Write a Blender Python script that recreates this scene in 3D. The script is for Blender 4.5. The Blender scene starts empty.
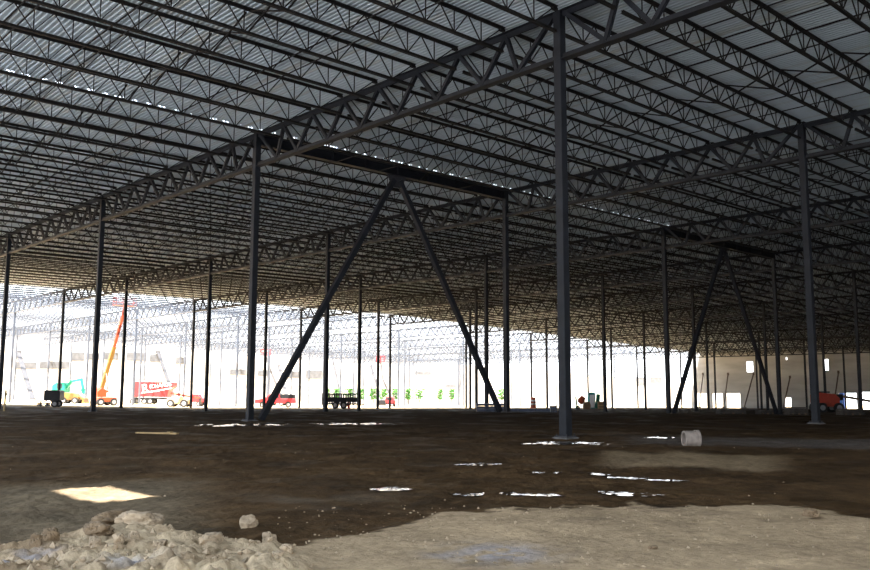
import bpy, bmesh, math, random
from mathutils import Vector, Matrix, noise
R = math.radians
random.seed(7)
sc = bpy.context.scene
col = sc.collection

# ---------------------------------------------------------------- camera
F, PITCH, ROLL, YAW = 866.85, .1202, .0023, .8243
CAM = Vector((-17.48, -14.03, 1.204))
cp, sp, cy, sy = math.cos(PITCH), math.sin(PITCH), math.cos(YAW), math.sin(YAW)
FW = Vector((cy*cp, sy*cp, sp)); RT = Vector((sy, -cy, 0)); UP = RT.cross(FW)
R2 = RT*math.cos(ROLL)+UP*math.sin(ROLL); U2 = -RT*math.sin(ROLL)+UP*math.cos(ROLL)
cam = bpy.data.cameras.new('camera'); co = bpy.data.objects.new('camera', cam); col.objects.link(co)
cam.sensor_width = 36; cam.lens = 36*F/870; cam.clip_end = 2000; cam.clip_start = .05
co.matrix_world = Matrix(((R2.x, U2.x, -FW.x, CAM.x), (R2.y, U2.y, -FW.y, CAM.y), (R2.z, U2.z, -FW.z, CAM.z), (0, 0, 0, 1)))
sc.camera = co
def ray(x, y): return FW+R2*((x-435)/F)-U2*((y-285)/F)
def proj(P):
    d = Vector(P)-CAM; z = d.dot(FW)
    if z < .2: return None
    return 435+F*d.dot(R2)/z, 285-F*d.dot(U2)/z, z
def on_x(x, y, X): d = ray(x, y); return CAM+d*((X-CAM.x)/d.x)
def on_y(x, y, Y): d = ray(x, y); return CAM+d*((Y-CAM.y)/d.y)
def at_z(x, y, Z): d = ray(x, y); return CAM+d*((Z-CAM.z)/d.z)
def at_d(x, y, D): d = ray(x, y); return CAM+d*D

# ---------------------------------------------------------------- materials
def newmat(name):
    m = bpy.data.materials.new(name); m.use_nodes = True
    nt = m.node_tree; return m, nt, nt.nodes['Principled BSDF']
def mat(name, c, rough=.7, metal=0, var=.25, scale=4., c2=None, stretch=None, bump=0):
    m, nt, b = newmat(name)
    tc = nt.nodes.new('ShaderNodeTexCoord'); n = nt.nodes.new('ShaderNodeTexNoise')
    n.inputs['Scale'].default_value = scale; n.inputs['Detail'].default_value = 5
    src = tc.outputs['Object']
    if stretch:
        mp = nt.nodes.new('ShaderNodeMapping'); mp.inputs['Scale'].default_value = stretch
        nt.links.new(src, mp.inputs['Vector']); src = mp.outputs[0]
    nt.links.new(src, n.inputs['Vector'])
    cr = nt.nodes.new('ShaderNodeValToRGB')
    cr.color_ramp.elements[0].position = .3; cr.color_ramp.elements[1].position = .7
    a = [v*(1-var) for v in c]; d = c2 if c2 else [min(1, v*(1+var)) for v in c]
    cr.color_ramp.elements[0].color = (*a, 1); cr.color_ramp.elements[1].color = (*d, 1)
    nt.links.new(n.outputs['Fac'], cr.inputs['Fac']); nt.links.new(cr.outputs[0], b.inputs['Base Color'])
    b.inputs['Roughness'].default_value = rough; b.inputs['Metallic'].default_value = metal
    if bump:
        bp = nt.nodes.new('ShaderNodeBump'); bp.inputs['Strength'].default_value = bump; bp.inputs['Distance'].default_value = .05
        nt.links.new(n.outputs['Fac'], bp.inputs['Height']); nt.links.new(bp.outputs[0], b.inputs['Normal'])
    if c[0] < .05: b.inputs['Specular IOR Level'].default_value = .2
    return m
M = {}
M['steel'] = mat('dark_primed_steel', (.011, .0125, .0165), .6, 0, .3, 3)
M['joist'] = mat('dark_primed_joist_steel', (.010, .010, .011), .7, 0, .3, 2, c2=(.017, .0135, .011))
M['pale'] = mat('glare_washed_steel', (.05, .06, .08), .6, 0, .2, 2)  # lighter copy of the dark frame steel, daylight glare put into its colour
M['plate'] = mat('plate_steel', (.03, .03, .035), .5)
M['concrete'] = mat('pier_concrete', (.10, .095, .09), .9, 0, .3, 5)
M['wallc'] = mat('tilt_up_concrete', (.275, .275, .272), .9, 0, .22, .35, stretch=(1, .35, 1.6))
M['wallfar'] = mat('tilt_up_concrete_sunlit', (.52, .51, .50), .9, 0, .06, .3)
M['strip'] = mat('wall_reveal_grey', (.085, .09, .10), .9, 0, .3, 1.5)
M['prop'] = mat('wall_prop_steel', (.06, .06, .066), .6)
M['propdark'] = mat('rusty_prop_steel', (.06, .04, .03), .7)
M['red'] = mat('red_paint', (.30, .008, .012), .5, 0, .1)
M['orange'] = mat('orange_paint', (.32, .045, .012), .5, 0, .1)
M['redorange'] = mat('red_orange_paint', (.36, .035, .014), .5, 0, .12)
M['yellow'] = mat('yellow_paint', (.17, .085, .015), .45, 0, .1)
M['tan'] = mat('tan_paint', (.40, .28, .14), .5, 0, .15)
M['green'] = mat('green_paint', (.012, .20, .12), .45, 0, .1)
M['teal'] = mat('teal_plastic', (.03, .25, .27), .5, 0, .1)
M['blue'] = mat('blue_painted_steel', (.03, .09, .30), .5, 0, .15)
M['bluegrey'] = mat('blue_grey_bundled_steel', (.045, .055, .085), .5, 0, .3)
M['white'] = mat('white_paint', (.8, .8, .8), .5, 0, .04)
M['black'] = mat('black_paint', (.012, .012, .014), .5, 0, .2)
M['rubber'] = mat('tyre_rubber', (.018, .018, .018), .85, 0, .2)
M['grey'] = mat('grey_metal', (.2, .2, .21), .5, 0, .1)
M['wood'] = mat('weathered_wood', (.16, .10, .055), .85, 0, .3, 6, stretch=(1, 1, 8))
M['straw'] = mat('raw_lumber', (.35, .24, .11), .85, 0, .25, 6)
M['debris'] = mat('dark_debris', (.05, .042, .038), .9, 0, .4, 3)
M['pipe'] = mat('concrete_pipe', (.24, .20, .17), .85, 0, .25, 8)
M['rock'] = mat('sandy_rock', (.34, .255, .165), .95, 0, .35, 6, bump=1)
M['clod'] = mat('dark_clod', (.17, .115, .065), .95, 0, .35, 8, bump=1)
M['bush'] = mat('shrub_leaves', (.045, .15, .025), .8, 0, .4, 3)
M['bark'] = mat('shrub_stem', (.10, .07, .04), .9)
m, nt, b = newmat('window_glass'); b.inputs['Base Color'].default_value = (.02, .025, .03, 1); b.inputs['Roughness'].default_value = .08; M['glass'] = m
m, nt, b = newmat('muddy_water')
b.inputs['Base Color'].default_value = (.03, .024, .018, 1); b.inputs['Roughness'].default_value = .03; b.inputs['IOR'].default_value = 1.33
tc = nt.nodes.new('ShaderNodeTexCoord'); n = nt.nodes.new('ShaderNodeTexNoise'); n.inputs['Scale'].default_value = 5; n.inputs['Detail'].default_value = 1
bp = nt.nodes.new('ShaderNodeBump'); bp.inputs['Strength'].default_value = .3; bp.inputs['Distance'].default_value = .03
nt.links.new(tc.outputs['Object'], n.inputs['Vector']); nt.links.new(n.outputs['Fac'], bp.inputs['Height']); nt.links.new(bp.outputs[0], b.inputs['Normal']); M['water'] = m
# galvanised deck: bluish sheets with brown stains running along the flutes
m, nt, b = newmat('galvanised_deck'); L = nt.links
tc = nt.nodes.new('ShaderNodeTexCoord')
def nz(scale, stretch, detail=4):
    mp = nt.nodes.new('ShaderNodeMapping'); mp.inputs['Scale'].default_value = stretch
    n = nt.nodes.new('ShaderNodeTexNoise'); n.inputs['Scale'].default_value = scale; n.inputs['Detail'].default_value = detail
    L.new(tc.outputs['Object'], mp.inputs[0]); L.new(mp.outputs[0], n.inputs['Vector']); return n
n1 = nz(.35, (1, .35, 1)); n2 = nz(1.2, (3, .12, 1))
r1 = nt.nodes.new('ShaderNodeValToRGB'); r1.color_ramp.elements[0].position = .35; r1.color_ramp.elements[1].position = .68
r1.color_ramp.elements[0].color = (.40, .46, .50, 1); r1.color_ramp.elements[1].color = (.50, .56, .595, 1)
r2 = nt.nodes.new('ShaderNodeValToRGB'); r2.color_ramp.elements[0].position = .55; r2.color_ramp.elements[1].position = .75
r2.color_ramp.elements[0].color = (1, 1, 1, 1); r2.color_ramp.elements[1].color = (.78, .66, .52, 1)
mx = nt.nodes.new('ShaderNodeMix'); mx.data_type = 'RGBA'; mx.blend_type = 'MULTIPLY'; mx.inputs['Factor'].default_value = 1
L.new(n1.outputs['Fac'], r1.inputs[0]); L.new(n2.outputs['Fac'], r2.inputs[0])
L.new(r1.outputs[0], mx.inputs['A']); L.new(r2.outputs[0], mx.inputs['B']); L.new(mx.outputs['Result'], b.inputs['Base Color'])
b.inputs['Roughness'].default_value = .6; b.inputs['Metallic'].default_value = .0; M['deck'] = m
# ground
m, nt, b = newmat('earth_ground'); L = nt.links
at = nt.nodes.new('ShaderNodeAttribute'); at.attribute_name = 'soil'
tc = nt.nodes.new('ShaderNodeTexCoord')
def gn(scale, detail=6):
    n = nt.nodes.new('ShaderNodeTexNoise'); n.inputs['Scale'].default_value = scale; n.inputs['Detail'].default_value = detail; n.inputs['Roughness'].default_value = .65
    L.new(tc.outputs['Object'], n.inputs['Vector']); return n
a1 = gn(1.1); a2 = gn(9)
ra = nt.nodes.new('ShaderNodeMapRange'); ra.inputs[1].default_value = .3; ra.inputs[2].default_value = .7; ra.inputs[3].default_value = .68; ra.inputs[4].default_value = 1.28
rb = nt.nodes.new('ShaderNodeMapRange'); rb.inputs[1].default_value = .3; rb.inputs[2].default_value = .7; rb.inputs[3].default_value = .72; rb.inputs[4].default_value = 1.25
L.new(a1.outputs['Fac'], ra.inputs[0]); L.new(a2.outputs['Fac'], rb.inputs[0])
mm = nt.nodes.new('ShaderNodeMath'); mm.operation = 'MULTIPLY'; L.new(ra.outputs[0], mm.inputs[0]); L.new(rb.outputs[0], mm.inputs[1])
vm = nt.nodes.new('ShaderNodeVectorMath'); vm.operation = 'SCALE'; L.new(at.outputs['Color'], vm.inputs[0]); L.new(mm.outputs[0], vm.inputs['Scale'])
L.new(vm.outputs[0], b.inputs['Base Color'])
L.new(at.outputs['Alpha'], b.inputs['Roughness'])
bp = nt.nodes.new('ShaderNodeBump'); bp.inputs['Strength'].default_value = .7; bp.inputs['Distance'].default_value = .04
a3 = gn(16, 8); L.new(a3.outputs['Fac'], bp.inputs['Height']); L.new(bp.outputs[0], b.inputs['Normal'])
b.inputs['Specular IOR Level'].default_value = .06
M['ground'] = m

# ---------------------------------------------------------------- helpers
def tag(o, label=None, cat=None, group=None, kind=None):
    if label: o['label'] = label
    if cat: o['category'] = cat
    if group: o['group'] = group
    if kind: o['kind'] = kind
    return o
def empty(name, loc, rz=0, label=None, cat=None, group=None):
    o = bpy.data.objects.new(name, None); col.objects.link(o); o.empty_display_size = .2
    o.location = loc; o.rotation_euler = (0, 0, rz); tag(o, label, cat, group); return o
def put(name, me, parent=None, loc=None):
    o = bpy.data.objects.new(name, me); col.objects.link(o)
    if parent: o.parent = parent
    if loc is not None: o.location = loc
    return o
class MB:
    def __init__(s): s.v = []; s.f = []
    def poly(s, pts, faces):
        k = len(s.v); s.v += [tuple(p) for p in pts]; s.f += [tuple(k+i for i in f) for f in faces]
    def box(s, c, d, rot=None):
        hx, hy, hz = d[0]/2, d[1]/2, d[2]/2
        P = [Vector((x*hx, y*hy, z*hz)) for x in (-1, 1) for y in (-1, 1) for z in (-1, 1)]
        if rot is not None: P = [rot @ p for p in P]
        s.poly([p+Vector(c) for p in P], [(0, 1, 3, 2), (4, 6, 7, 5), (0, 4, 5, 1), (2, 3, 7, 6), (0, 2, 6, 4), (1, 5, 7, 3)])
    def bar(s, p, q, w, h, up=(0, 0, 1)):
        p, q = Vector(p), Vector(q); d = (q-p); l = d.length; d.normalize(); u = Vector(up)
        if abs(d.dot(u)) > .99: u = Vector((1, 0, 0))
        a = d.cross(u).normalized(); c = a.cross(d)
        P = [e+a*(x*w/2)+c*(y*h/2) for e in (p, q) for x, y in ((-1, -1), (1, -1), (1, 1), (-1, 1))]
        s.poly(P, [(3, 2, 1, 0), (4, 5, 6, 7), (0, 1, 5, 4), (1, 2, 6, 5), (2, 3, 7, 6), (3, 0, 4, 7)])
    def tube(s, p, q, r, r2=None, n=12, caps=True):
        p, q = Vector(p), Vector(q); d = (q-p).normalized(); u = Vector((0, 0, 1)) if abs(d.z) < .95 else Vector((1, 0, 0))
        a = d.cross(u).normalized(); c = a.cross(d); r2 = r if r2 is None else r2
        P = [e+(a*math.cos(t)+c*math.sin(t))*rr for e, rr in ((p, r), (q, r2)) for t in [2*math.pi*i/n for i in range(n)]]
        fs = [(i, (i+1) % n, n+(i+1) % n, n+i) for i in range(n)]
        if caps: fs += [tuple(range(n-1, -1, -1)), tuple(range(n, 2*n))]
        s.poly(P, fs)
    def prism(s, prof, y0, y1):               # profile in XZ pushed along Y
        n = len(prof); P = [(x, y0, z) for x, z in prof]+[(x, y1, z) for x, z in prof]
        s.poly(P, [(i, (i+1) % n, n+(i+1) % n, n+i) for i in range(n)]+[tuple(range(n-1, -1, -1)), tuple(range(n, 2*n))])
    def mesh(s, name, mt, bevel=0):
        me = bpy.data.meshes.new(name); me.from_pydata(s.v, [], s.f)
        bm = bmesh.new(); bm.from_mesh(me)
        bmesh.ops.recalc_face_normals(bm, faces=bm.faces)
        if bevel: bmesh.ops.bevel(bm, geom=[e for e in bm.edges if len(e.link_faces) == 2 and e.calc_face_angle(0) > .5], offset=bevel, segments=2, profile=.5, affect='EDGES')
        bm.to_mesh(me); bm.free(); me.materials.append(M[mt] if isinstance(mt, str) else mt); return me
    def build(s, name, mt, parent=None, loc=None, bevel=0): return put(name, s.mesh(name, mt, bevel), parent, loc)
def one(name, mt, fn, parent=None, loc=None, bevel=0):
    b = MB(); fn(b); return b.build(name, mt, parent, loc, bevel)
def smooth(x, a, b):
    t = max(0, min(1, (x-a)/(b-a))); return t*t*(3-2*t)
def lerp_tab(tab, x):
    if x <= tab[0][0]: return tab[0][1]
    for (a, u), (b_, v) in zip(tab, tab[1:]):
        if x <= b_: return u+(v-u)*(x-a)/(b_-a)
    return tab[-1][1]

# ---------------------------------------------------------------- ground
SU, SV = 15.24, 14.444
EDGE = 5*SU
def az_of(x, y):      # bearing from the standing point as tangent coordinate
    dx, dy = x-CAM.x, y-CAM.y
    f = dx*cy+dy*sy; r = dx*sy-dy*cy
    return (435+F*r/f if f > .01*math.hypot(dx, dy) else (-4000 if r < 0 else 4000)), math.hypot(dx, dy), f
def gpt(x, y): p = at_z(x, y, 0); return p.x, p.y
PUD = []   # (x, y, rx, ry) filled below: puddles sit in shallow hollows
for (px, py, rx, ry) in [(545, 441.5, .95, .30), (585, 441.2, .9, .28), (240, 424.5, 1.7, .38), (355, 423.3, 1.6, .36), (205, 411.5, 1.5, .35), (392, 485, .32, .20),
                         (467, 490, .22, .20), (478, 462, .42, .24), (541, 469, .30, .18), (537, 491, .45, .16), (596, 470, .25, .2), (627, 474, .36, .2),
                         (668, 477, .40, .14), (628, 490, .36, .24), (655, 437, .5, .2)]:
    x, y = gpt(px, py); PUD.append((x, y, rx, ry, px, py))
SAND = [(-200, 535), (0, 532), (100, 516), (150, 517), (200, 531), (260, 538), (300, 539), (350, 532), (400, 521), (450, 510), (500, 505), (560, 503), (640, 500), (700, 499), (740, 493), (800, 497), (870, 500), (1100, 500)]
SLOPE = [(-100, .003), (0, .004), (60, .007), (200, .0125), (400, .0145), (900, .0145)]
def N(x, y, z=0): return noise.noise(Vector((x, y, z)))
def FB(x, y, o=4, z=3.1): return noise.fractal(Vector((x, y, z)), .9, 2.1, o)
def mound(p, d):
    if d > 9.5 or d < 4: return 0
    w = 1-smooth(p, 270, 345)
    lo = lerp_tab([(-200, 7.8), (0, 7.4), (60, 7.9), (130, 8.5), (200, 7.7), (300, 7.1), (340, 7.0)], p)
    return w*(1-smooth(d, lo-.7, lo))*(.55+.45*(1-smooth(d, 5.2, 6.6)))
def gz(x, y, detail=True):
    p, d, f = az_of(x, y)
    z = -lerp_tab(SLOPE, p)*max(0, d-30)
    if d < 90:
        z += .30*math.exp(-((d-43)/7)**2)*smooth(p, -40, 130)
        z += .05*math.exp(-((d-24)/3)**2)*FB(x*.4, y*.4, 2)
    if not detail: return z
    if d < 60 and f > 0:
        rb = F*1.204/(lerp_tab(SAND, p)-389.7); rb *= 1+.035*FB(x*1.7, y*1.7, 3)
        mud = smooth(d, rb-.1, rb+.35)
        amp = mud*(1-smooth(d, 26, 55))
        lump = FB(x*1.5, y*1.5, 4)
        z += amp*(.038*lump+.030*FB(x*4.2, y*4.2, 4, 9.))*(.6+.5*FB(x*.3, y*.3, 2, 5.)) - mud*.03*(1-smooth(d, 12, 20))
        z += (1-mud)*.010*FB(x*3, y*3, 4, 2.)
        m_ = mound(p, d)
        if m_ > 0: z += m_*(.16+.10*FB(x*2.4, y*2.4, 4, 7.)+.07*abs(FB(x*6, y*6, 3, 4.))+(.028+.03*N(x*1.3, y*1.3, 5))*(.5-noise.voronoi(Vector((x*9, y*9, 1)))[0][0])+.035*FB(x*11, y*11, 4, 8.)+.015*(.5-noise.voronoi(Vector((x*22, y*22, 1)))[0][0]))
        for (qx, qy, rx, ry, _, _) in PUD:
            k = ((x-qx)**2+(y-qy)**2)
            if k < 9: z -= .018*math.exp(-k/(rx*rx*.8))
    return z
def soil(x, y):
    p, d, f = az_of(x, y)
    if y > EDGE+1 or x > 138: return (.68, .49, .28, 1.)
    if x < -18.3 or f < 1: return (.22, .225, .24, 1.)  # unseen ground behind the camera, grey chosen to cool its bounce light
    rb = F*1.204/(lerp_tab(SAND, p)-389.7); rb *= 1+.05*FB(x*1.7, y*1.7, 4)+.035*FB(x*5, y*5, 4)
    mud = smooth(d, rb-.08, rb+.25)
    sand = Vector((.37, .272, .168))*(1+.22*FB(x*.9, y*.9, 3, 1.))
    k = smooth(FB(x*1.3, y*1.3, 3, 8.), .25, .6)*.45
    sand = sand.lerp(Vector((.17, .125, .08)), k*smooth(p, 380, 480))
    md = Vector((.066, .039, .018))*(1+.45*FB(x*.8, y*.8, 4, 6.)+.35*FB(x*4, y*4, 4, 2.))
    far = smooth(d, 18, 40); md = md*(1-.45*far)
    yv = 389.7+F*1.204/d
    clay = (1-smooth(p, 150, 250))*smooth(yv, 468, 477)*(1-smooth(yv, 510, 535))
    md = md.lerp(Vector((.15, .115, .074)), clay*.85)
    st = smooth(p, 585, 620)*(1-smooth(p, 745, 800))*smooth(yv+3*N(x, y), 447, 450)*(1-smooth(yv+3*N(x, y), 459, 464))
    md = md.lerp(Vector((.24, .175, .105)), st*.9)
    st2 = smooth(p, 600, 660)*smooth(yv, 432, 434.5)*(1-smooth(yv, 440, 442.5))
    md = md.lerp(Vector((.14, .125, .115)), st2*.6)
    st3 = smooth(p, 150, 330)*(1-smooth(p, 330, 480))*smooth(yv, 482, 490)*(1-smooth(yv, 492, 500))*smooth(FB(x, y, 3), -.2, .3)
    md = md.lerp(Vector((.12, .10, .075)), st3*.4)
    md = md.lerp(Vector((.36, .26, .155)), smooth(y, 58, 70))  # tan strip inside the roof edge, added to bounce light onto the deck
    if d < 9.5: sand = sand.lerp(Vector((.44, .335, .215)), min(1, mound(p, d)*1.6)).lerp(Vector((.21, .14, .08)), smooth(mound(p, d), .05, .3)*max(.75*(1-smooth(p, 60, 110))*smooth(FB(x*3, y*3, 3, 21.), -.45, .15), .6*smooth(FB(x*2.5, y*2.5, 3, 14.), .1, .5)))
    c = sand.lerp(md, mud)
    if mud < .5:
        for (bx, by, rr, s_) in [(133, 553, .17, .75), (18, 546, .22, .65), (42, 538, .13, .5), (500, 553, .36, .65), (445, 556, .15, .35)]:
            qx, qy = at_z(bx, by, .2 if bx < 300 else 0)[:2]; k = ((x-qx)**2+(y-qy)**2)/(rr*rr)
            if k < 6: c = c.lerp(Vector((.36, .38, .46)), .8*s_*math.exp(-k)*smooth(FB(x*6, y*6, 3, 2.), -.5, .2))
    rough = 1-.5*mud*(1-clay)*(1-st)*smooth(FB(x*.7, y*.7, 3, 11.), -.1, .5)
    return (max(0, c[0]), max(0, c[1]), max(0, c[2]), rough)
def build_ground():
    rs = [.3, 1., 2., 3., 3.7]; r = 4.2
    while r < 14: rs.append(r); r *= 1.0058
    while r < 60: rs.append(r); r *= 1.011
    while r < 900: rs.append(r); r *= 1.06
    an = []
    a = -180.
    while a < 180:
        an.append(R(a)); a += .115 if -31 < a < 31 else (1. if -45 < a < 45 else 5.)
    vs, cs, fs = [], [], []
    n = len(an)
    for r in rs:
        for a in an:
            x = CAM.x+r*math.cos(YAW-a); y = CAM.y+r*math.sin(YAW-a)
            if r > 60 and abs(a) < .5 and False: pass
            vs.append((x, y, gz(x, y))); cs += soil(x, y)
    for i in range(len(rs)-1):
        for k in range(n):
            k2 = (k+1) % n; fs.append((i*n+k, (i+1)*n+k, (i+1)*n+k2, i*n+k2))
    vs.append((CAM.x, CAM.y, 0)); cs += soil(CAM.x, CAM.y); c0 = len(vs)-1
    fs += [(c0, k, (k+1) % n) for k in range(n)]
    me = bpy.data.meshes.new('floor'); me.from_pydata(vs, [], fs)
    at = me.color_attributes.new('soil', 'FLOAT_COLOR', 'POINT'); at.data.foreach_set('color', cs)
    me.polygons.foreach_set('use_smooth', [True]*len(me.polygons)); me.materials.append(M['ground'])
    bm = bmesh.new(); bm.from_mesh(me); bmesh.ops.recalc_face_normals(bm, faces=bm.faces); bm.to_mesh(me); bm.free()
    o = put('floor', me); o['kind'] = 'structure'; return o
floor = build_ground()

# ---------------------------------------------------------------- roof shape
HTOP = 11.25
def HX(x): return HTOP-.036*max(0, x-4*SV)
def H(j): return HX(j*SV)
WX = 137.0; YB = 11*SU
JY = SU/8
SEAT = .13
def in_view(pts, mx=150, my=150):
    for P in pts:
        q = proj(P)
        if q and -mx < q[0] < 870+mx and -my < q[1] < 570+my: return True
    return False
ORD = ['zeroth', 'first', 'second', 'third', 'fourth', 'fifth', 'sixth', 'seventh', 'eighth', 'ninth', 'tenth', 'eleventh', 'twelfth', 'thirteenth', 'fourteenth', 'fifteenth', 'sixteenth', 'seventeenth', 'eighteenth', 'nineteenth', 'twentieth']
TENS = ['', '', 'twenty', 'thirty', 'forty', 'fifty', 'sixty', 'seventy', 'eighty', 'ninety']
def ordn(n):
    if n <= 20: return ORD[n]
    t, u = divmod(n, 10); return (TENS[t]+'-'+ORD[u]) if u else TENS[t][:-1]+'ieth'
def row(j): return ordn(j+1) if j >= 0 else 'overhead'
def place(i, unit='bay'):
    k = i-1
    if k == 0: return 'in line with the braces'
    return f'{ordn(abs(k))} {unit} past the braces toward daylight' if k > 0 else f'{ordn(abs(k))} {unit} short of the braces'

# ---- metal deck (one ceiling surface, fluted along Y)
HOLE = (-16.82, -16.13, -9.30, -7.88)
SUN_EL, SHIFT = R(62), None
hx_c, hy_c = -13.22, -3.70            # where the sun patch lies on the ground
el_off = (-5.28, -2.97)
hz = HTOP+SEAT+.1
sun_dir = Vector((el_off[0], el_off[1], hz)).normalized()
hole = (hx_c+el_off[0]-.34, hx_c+el_off[0]+.34, hy_c+el_off[1]-.70, hy_c+el_off[1]+.70)
deck = MB()
def flute(x0, x1, y0, y1):
    if x1-x0 < .005 or y1-y0 < .005: return
    P = []; pit = .152; k = math.floor(x0/pit)-1; pts = []
    prof = [(0, 0), (.045, 0), (.062, .026), (.135, .026)]
    while k*pit < x1+pit:
        for dx, dz in prof: pts.append((k*pit+dx, dz))
        k += 1
    seq = []
    def zat(x):
        for (a, za), (b_, zb) in zip(pts, pts[1:]):
            if a <= x <= b_: return za+(zb-za)*(x-a)/(b_-a)
        return 0
    seq = [(x0, zat(x0))]+[q for q in pts if x0 < q[0] < x1]+[(x1, zat(x1))]
    ys = [y0, y1]
    for (xa, za), (xb, zb) in zip(seq, seq[1:]):
        A = HX(xa)+SEAT+.01+za; B = HX(xb)+SEAT+.01+zb
        deck.poly([(xa, y0, A), (xb, y0, B), (xb, y1, B), (xa, y1, A)], [(0, 1, 2, 3)])
X0, Y0 = -24.2, -3*SU
S0, S1 = SU-.135, SU-.065
flute(X0, hole[0], Y0, S0); flute(hole[0], hole[1], Y0, hole[2]); flute(hole[0], hole[1], hole[3], S0); flute(hole[1], WX+.3, Y0, S0)
flute(X0, WX+.3, S1, EDGE)
x = X0
while x < 30:
    flute(x, x+.2+.2*random.random(), S0, S1) if random.random() < .97 else None
    if random.random() < .14: flute(x, x+.5, S0, S1)
    x += .52
flute(30, WX+.3, S0, S1)
zc = HTOP+SEAT+.2
deck.poly([(X0, SU-.5, zc), (30, SU-.5, zc), (30, SU-.03, zc), (X0, SU-.03, zc)], [(0, 1, 2, 3)])  # unseen cap strip added above the slot to block direct sun
dk = deck.build('ceiling', 'deck'); dk['kind'] = 'structure'

# ---- joist meshes
def joist_mesh(name, w, mt, parts=True, lite=False):
    L0, L1 = .10, SV-.10
    top, bot, web = MB(), MB(), MB()
    zt, zb = SEAT, SEAT-.74
    bx0, bx1 = .15, SV-.15
    if lite:
        top.box(((L0+L1)/2, 0, zt-.035), (L1-L0, .10, .06)); bot.box(((bx0+bx1)/2, 0, zb+.035), (bx1-bx0, .09, .055))
    else:
        top.box(((L0+L1)/2, 0, zt-.008), (L1-L0, .12, .016))
        for s in (-1, 1): top.box(((L0+L1)/2, s*.022, zt-.045), (L1-L0, .014, .075))
        for s in (0, 1):
            xx = L0+.09 if s == 0 else L1-.09
            top.box((xx, 0, .036), (.18, .10, .06))
        bot.box(((bx0+bx1)/2, 0, zb+.008), (bx1-bx0, .10, .016))
        for s in (-1, 1): bot.box(((bx0+bx1)/2, s*.020, zb+.045), (bx1-bx0, .014, .075))
    n = 14; pt = SV/n
    nodes = [pt*(k+1) for k in range(n-1)]
    a, bb = zt-.05, zb+.04
    tops = [.20]+[pt*(k+.5) for k in range(1, n-1)]+[SV-.20]
    for k, xb in enumerate(nodes):
        web.bar((tops[k], 0, a), (xb, 0, bb), w, w); web.bar((xb, 0, bb), (tops[k+1], 0, a), w, w)
        web.bar((xb, 0, bb), (xb, 0, a), w*.9, w*.9)
    if parts: return top.mesh('top_chord', mt), bot.mesh('bottom_chord', mt), web.mesh('web', mt)
    al = MB(); al.poly(top.v, top.f); al.poly(bot.v, bot.f); al.poly(web.v, web.f)
    return al
JM = joist_mesh('j', .027, 'joist')
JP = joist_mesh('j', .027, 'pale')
def merged(ms, name):
    bm = bmesh.new()
    for m_ in ms: bm.from_mesh(m_)
    me = bpy.data.meshes.new(name); bm.to_mesh(me); bm.free(); me.materials.append(ms[0].materials[0]); return me
JM1 = merged(JM, 'bar_joist'); JP1 = merged(JP, 'bar_joist')
LITE = joist_mesh('j', .03, 'joist', parts=False, lite=True)

jo = []
brace_bays = {(0, 1), (2, 1)}
for j in range(-1, 10):
    for n in range(-20, 88):
        y = n*JY
        x0, x1 = j*SV, (j+1)*SV
        if x1 > WX+8 : continue
        if n == 8 and j in (0, 2): continue
        pts = [(x0+(x1-x0)*t, y, HX(x0+(x1-x0)*t)) for t in (0, .1, .25, .4, .5, .6, .75, .9, 1)]
        if not in_view(pts, 110, 110): continue
        c = Vector(pts[4])-CAM
        jo.append((min((Vector(p)-CAM).length for p in pts if in_view([p], 0, 0)) if in_view(pts, 0, 0) else c.length+40, j, n))
jo.sort()
lite = MB(); lite_mats = []
for r, (d, j, n) in enumerate(jo):
    z0, z1 = H(j), H(j+1); ang = math.atan2(z0-z1, SV); y = n*JY
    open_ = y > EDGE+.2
    if r < 300:
        k = n-8
        where = 'in line with the braces' if k == 0 else (f'{ordn(abs(k))} past the braces toward daylight' if k > 0 else f'{ordn(-k)} short of the braces')
        span = f'between {row(j)} and {row(j+1)} girder rows' if j >= 0 else 'running overhead to the first girder row'
        lab = ('pale ' if open_ else '')+f'bar joist {span}, {where}'
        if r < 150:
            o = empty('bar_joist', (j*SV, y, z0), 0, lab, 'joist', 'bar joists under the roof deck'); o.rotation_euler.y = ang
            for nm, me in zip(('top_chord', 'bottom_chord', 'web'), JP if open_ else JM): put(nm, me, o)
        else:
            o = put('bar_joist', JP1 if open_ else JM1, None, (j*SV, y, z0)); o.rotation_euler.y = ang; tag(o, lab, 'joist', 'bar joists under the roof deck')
    else:
        rot = Matrix.Rotation(ang, 3, 'Y'); T = Vector((j*SV, y, z0))
        q_ = (WX-.15-9*SV)/SV if j == 9 else 1; x_ = .1 if j == 9 else 0
        lite.poly([rot @ Vector((v[0]*q_+x_, v[1], v[2]))+T for v in LITE.v], LITE.f); lite_mats += [1 if open_ else 0]*len(LITE.f)
lm = bpy.data.meshes.new('distant_bar_joists'); lm.from_pydata(lite.v, [], lite.f)
lm.materials.append(M['joist']); lm.materials.append(M['pale']); lm.polygons.foreach_set('material_index', lite_mats)
o = put('distant_bar_joists', lm); tag(o, 'dense ranks of distant bar joists fading toward the open daylight end', 'joists', kind='stuff')

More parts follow.
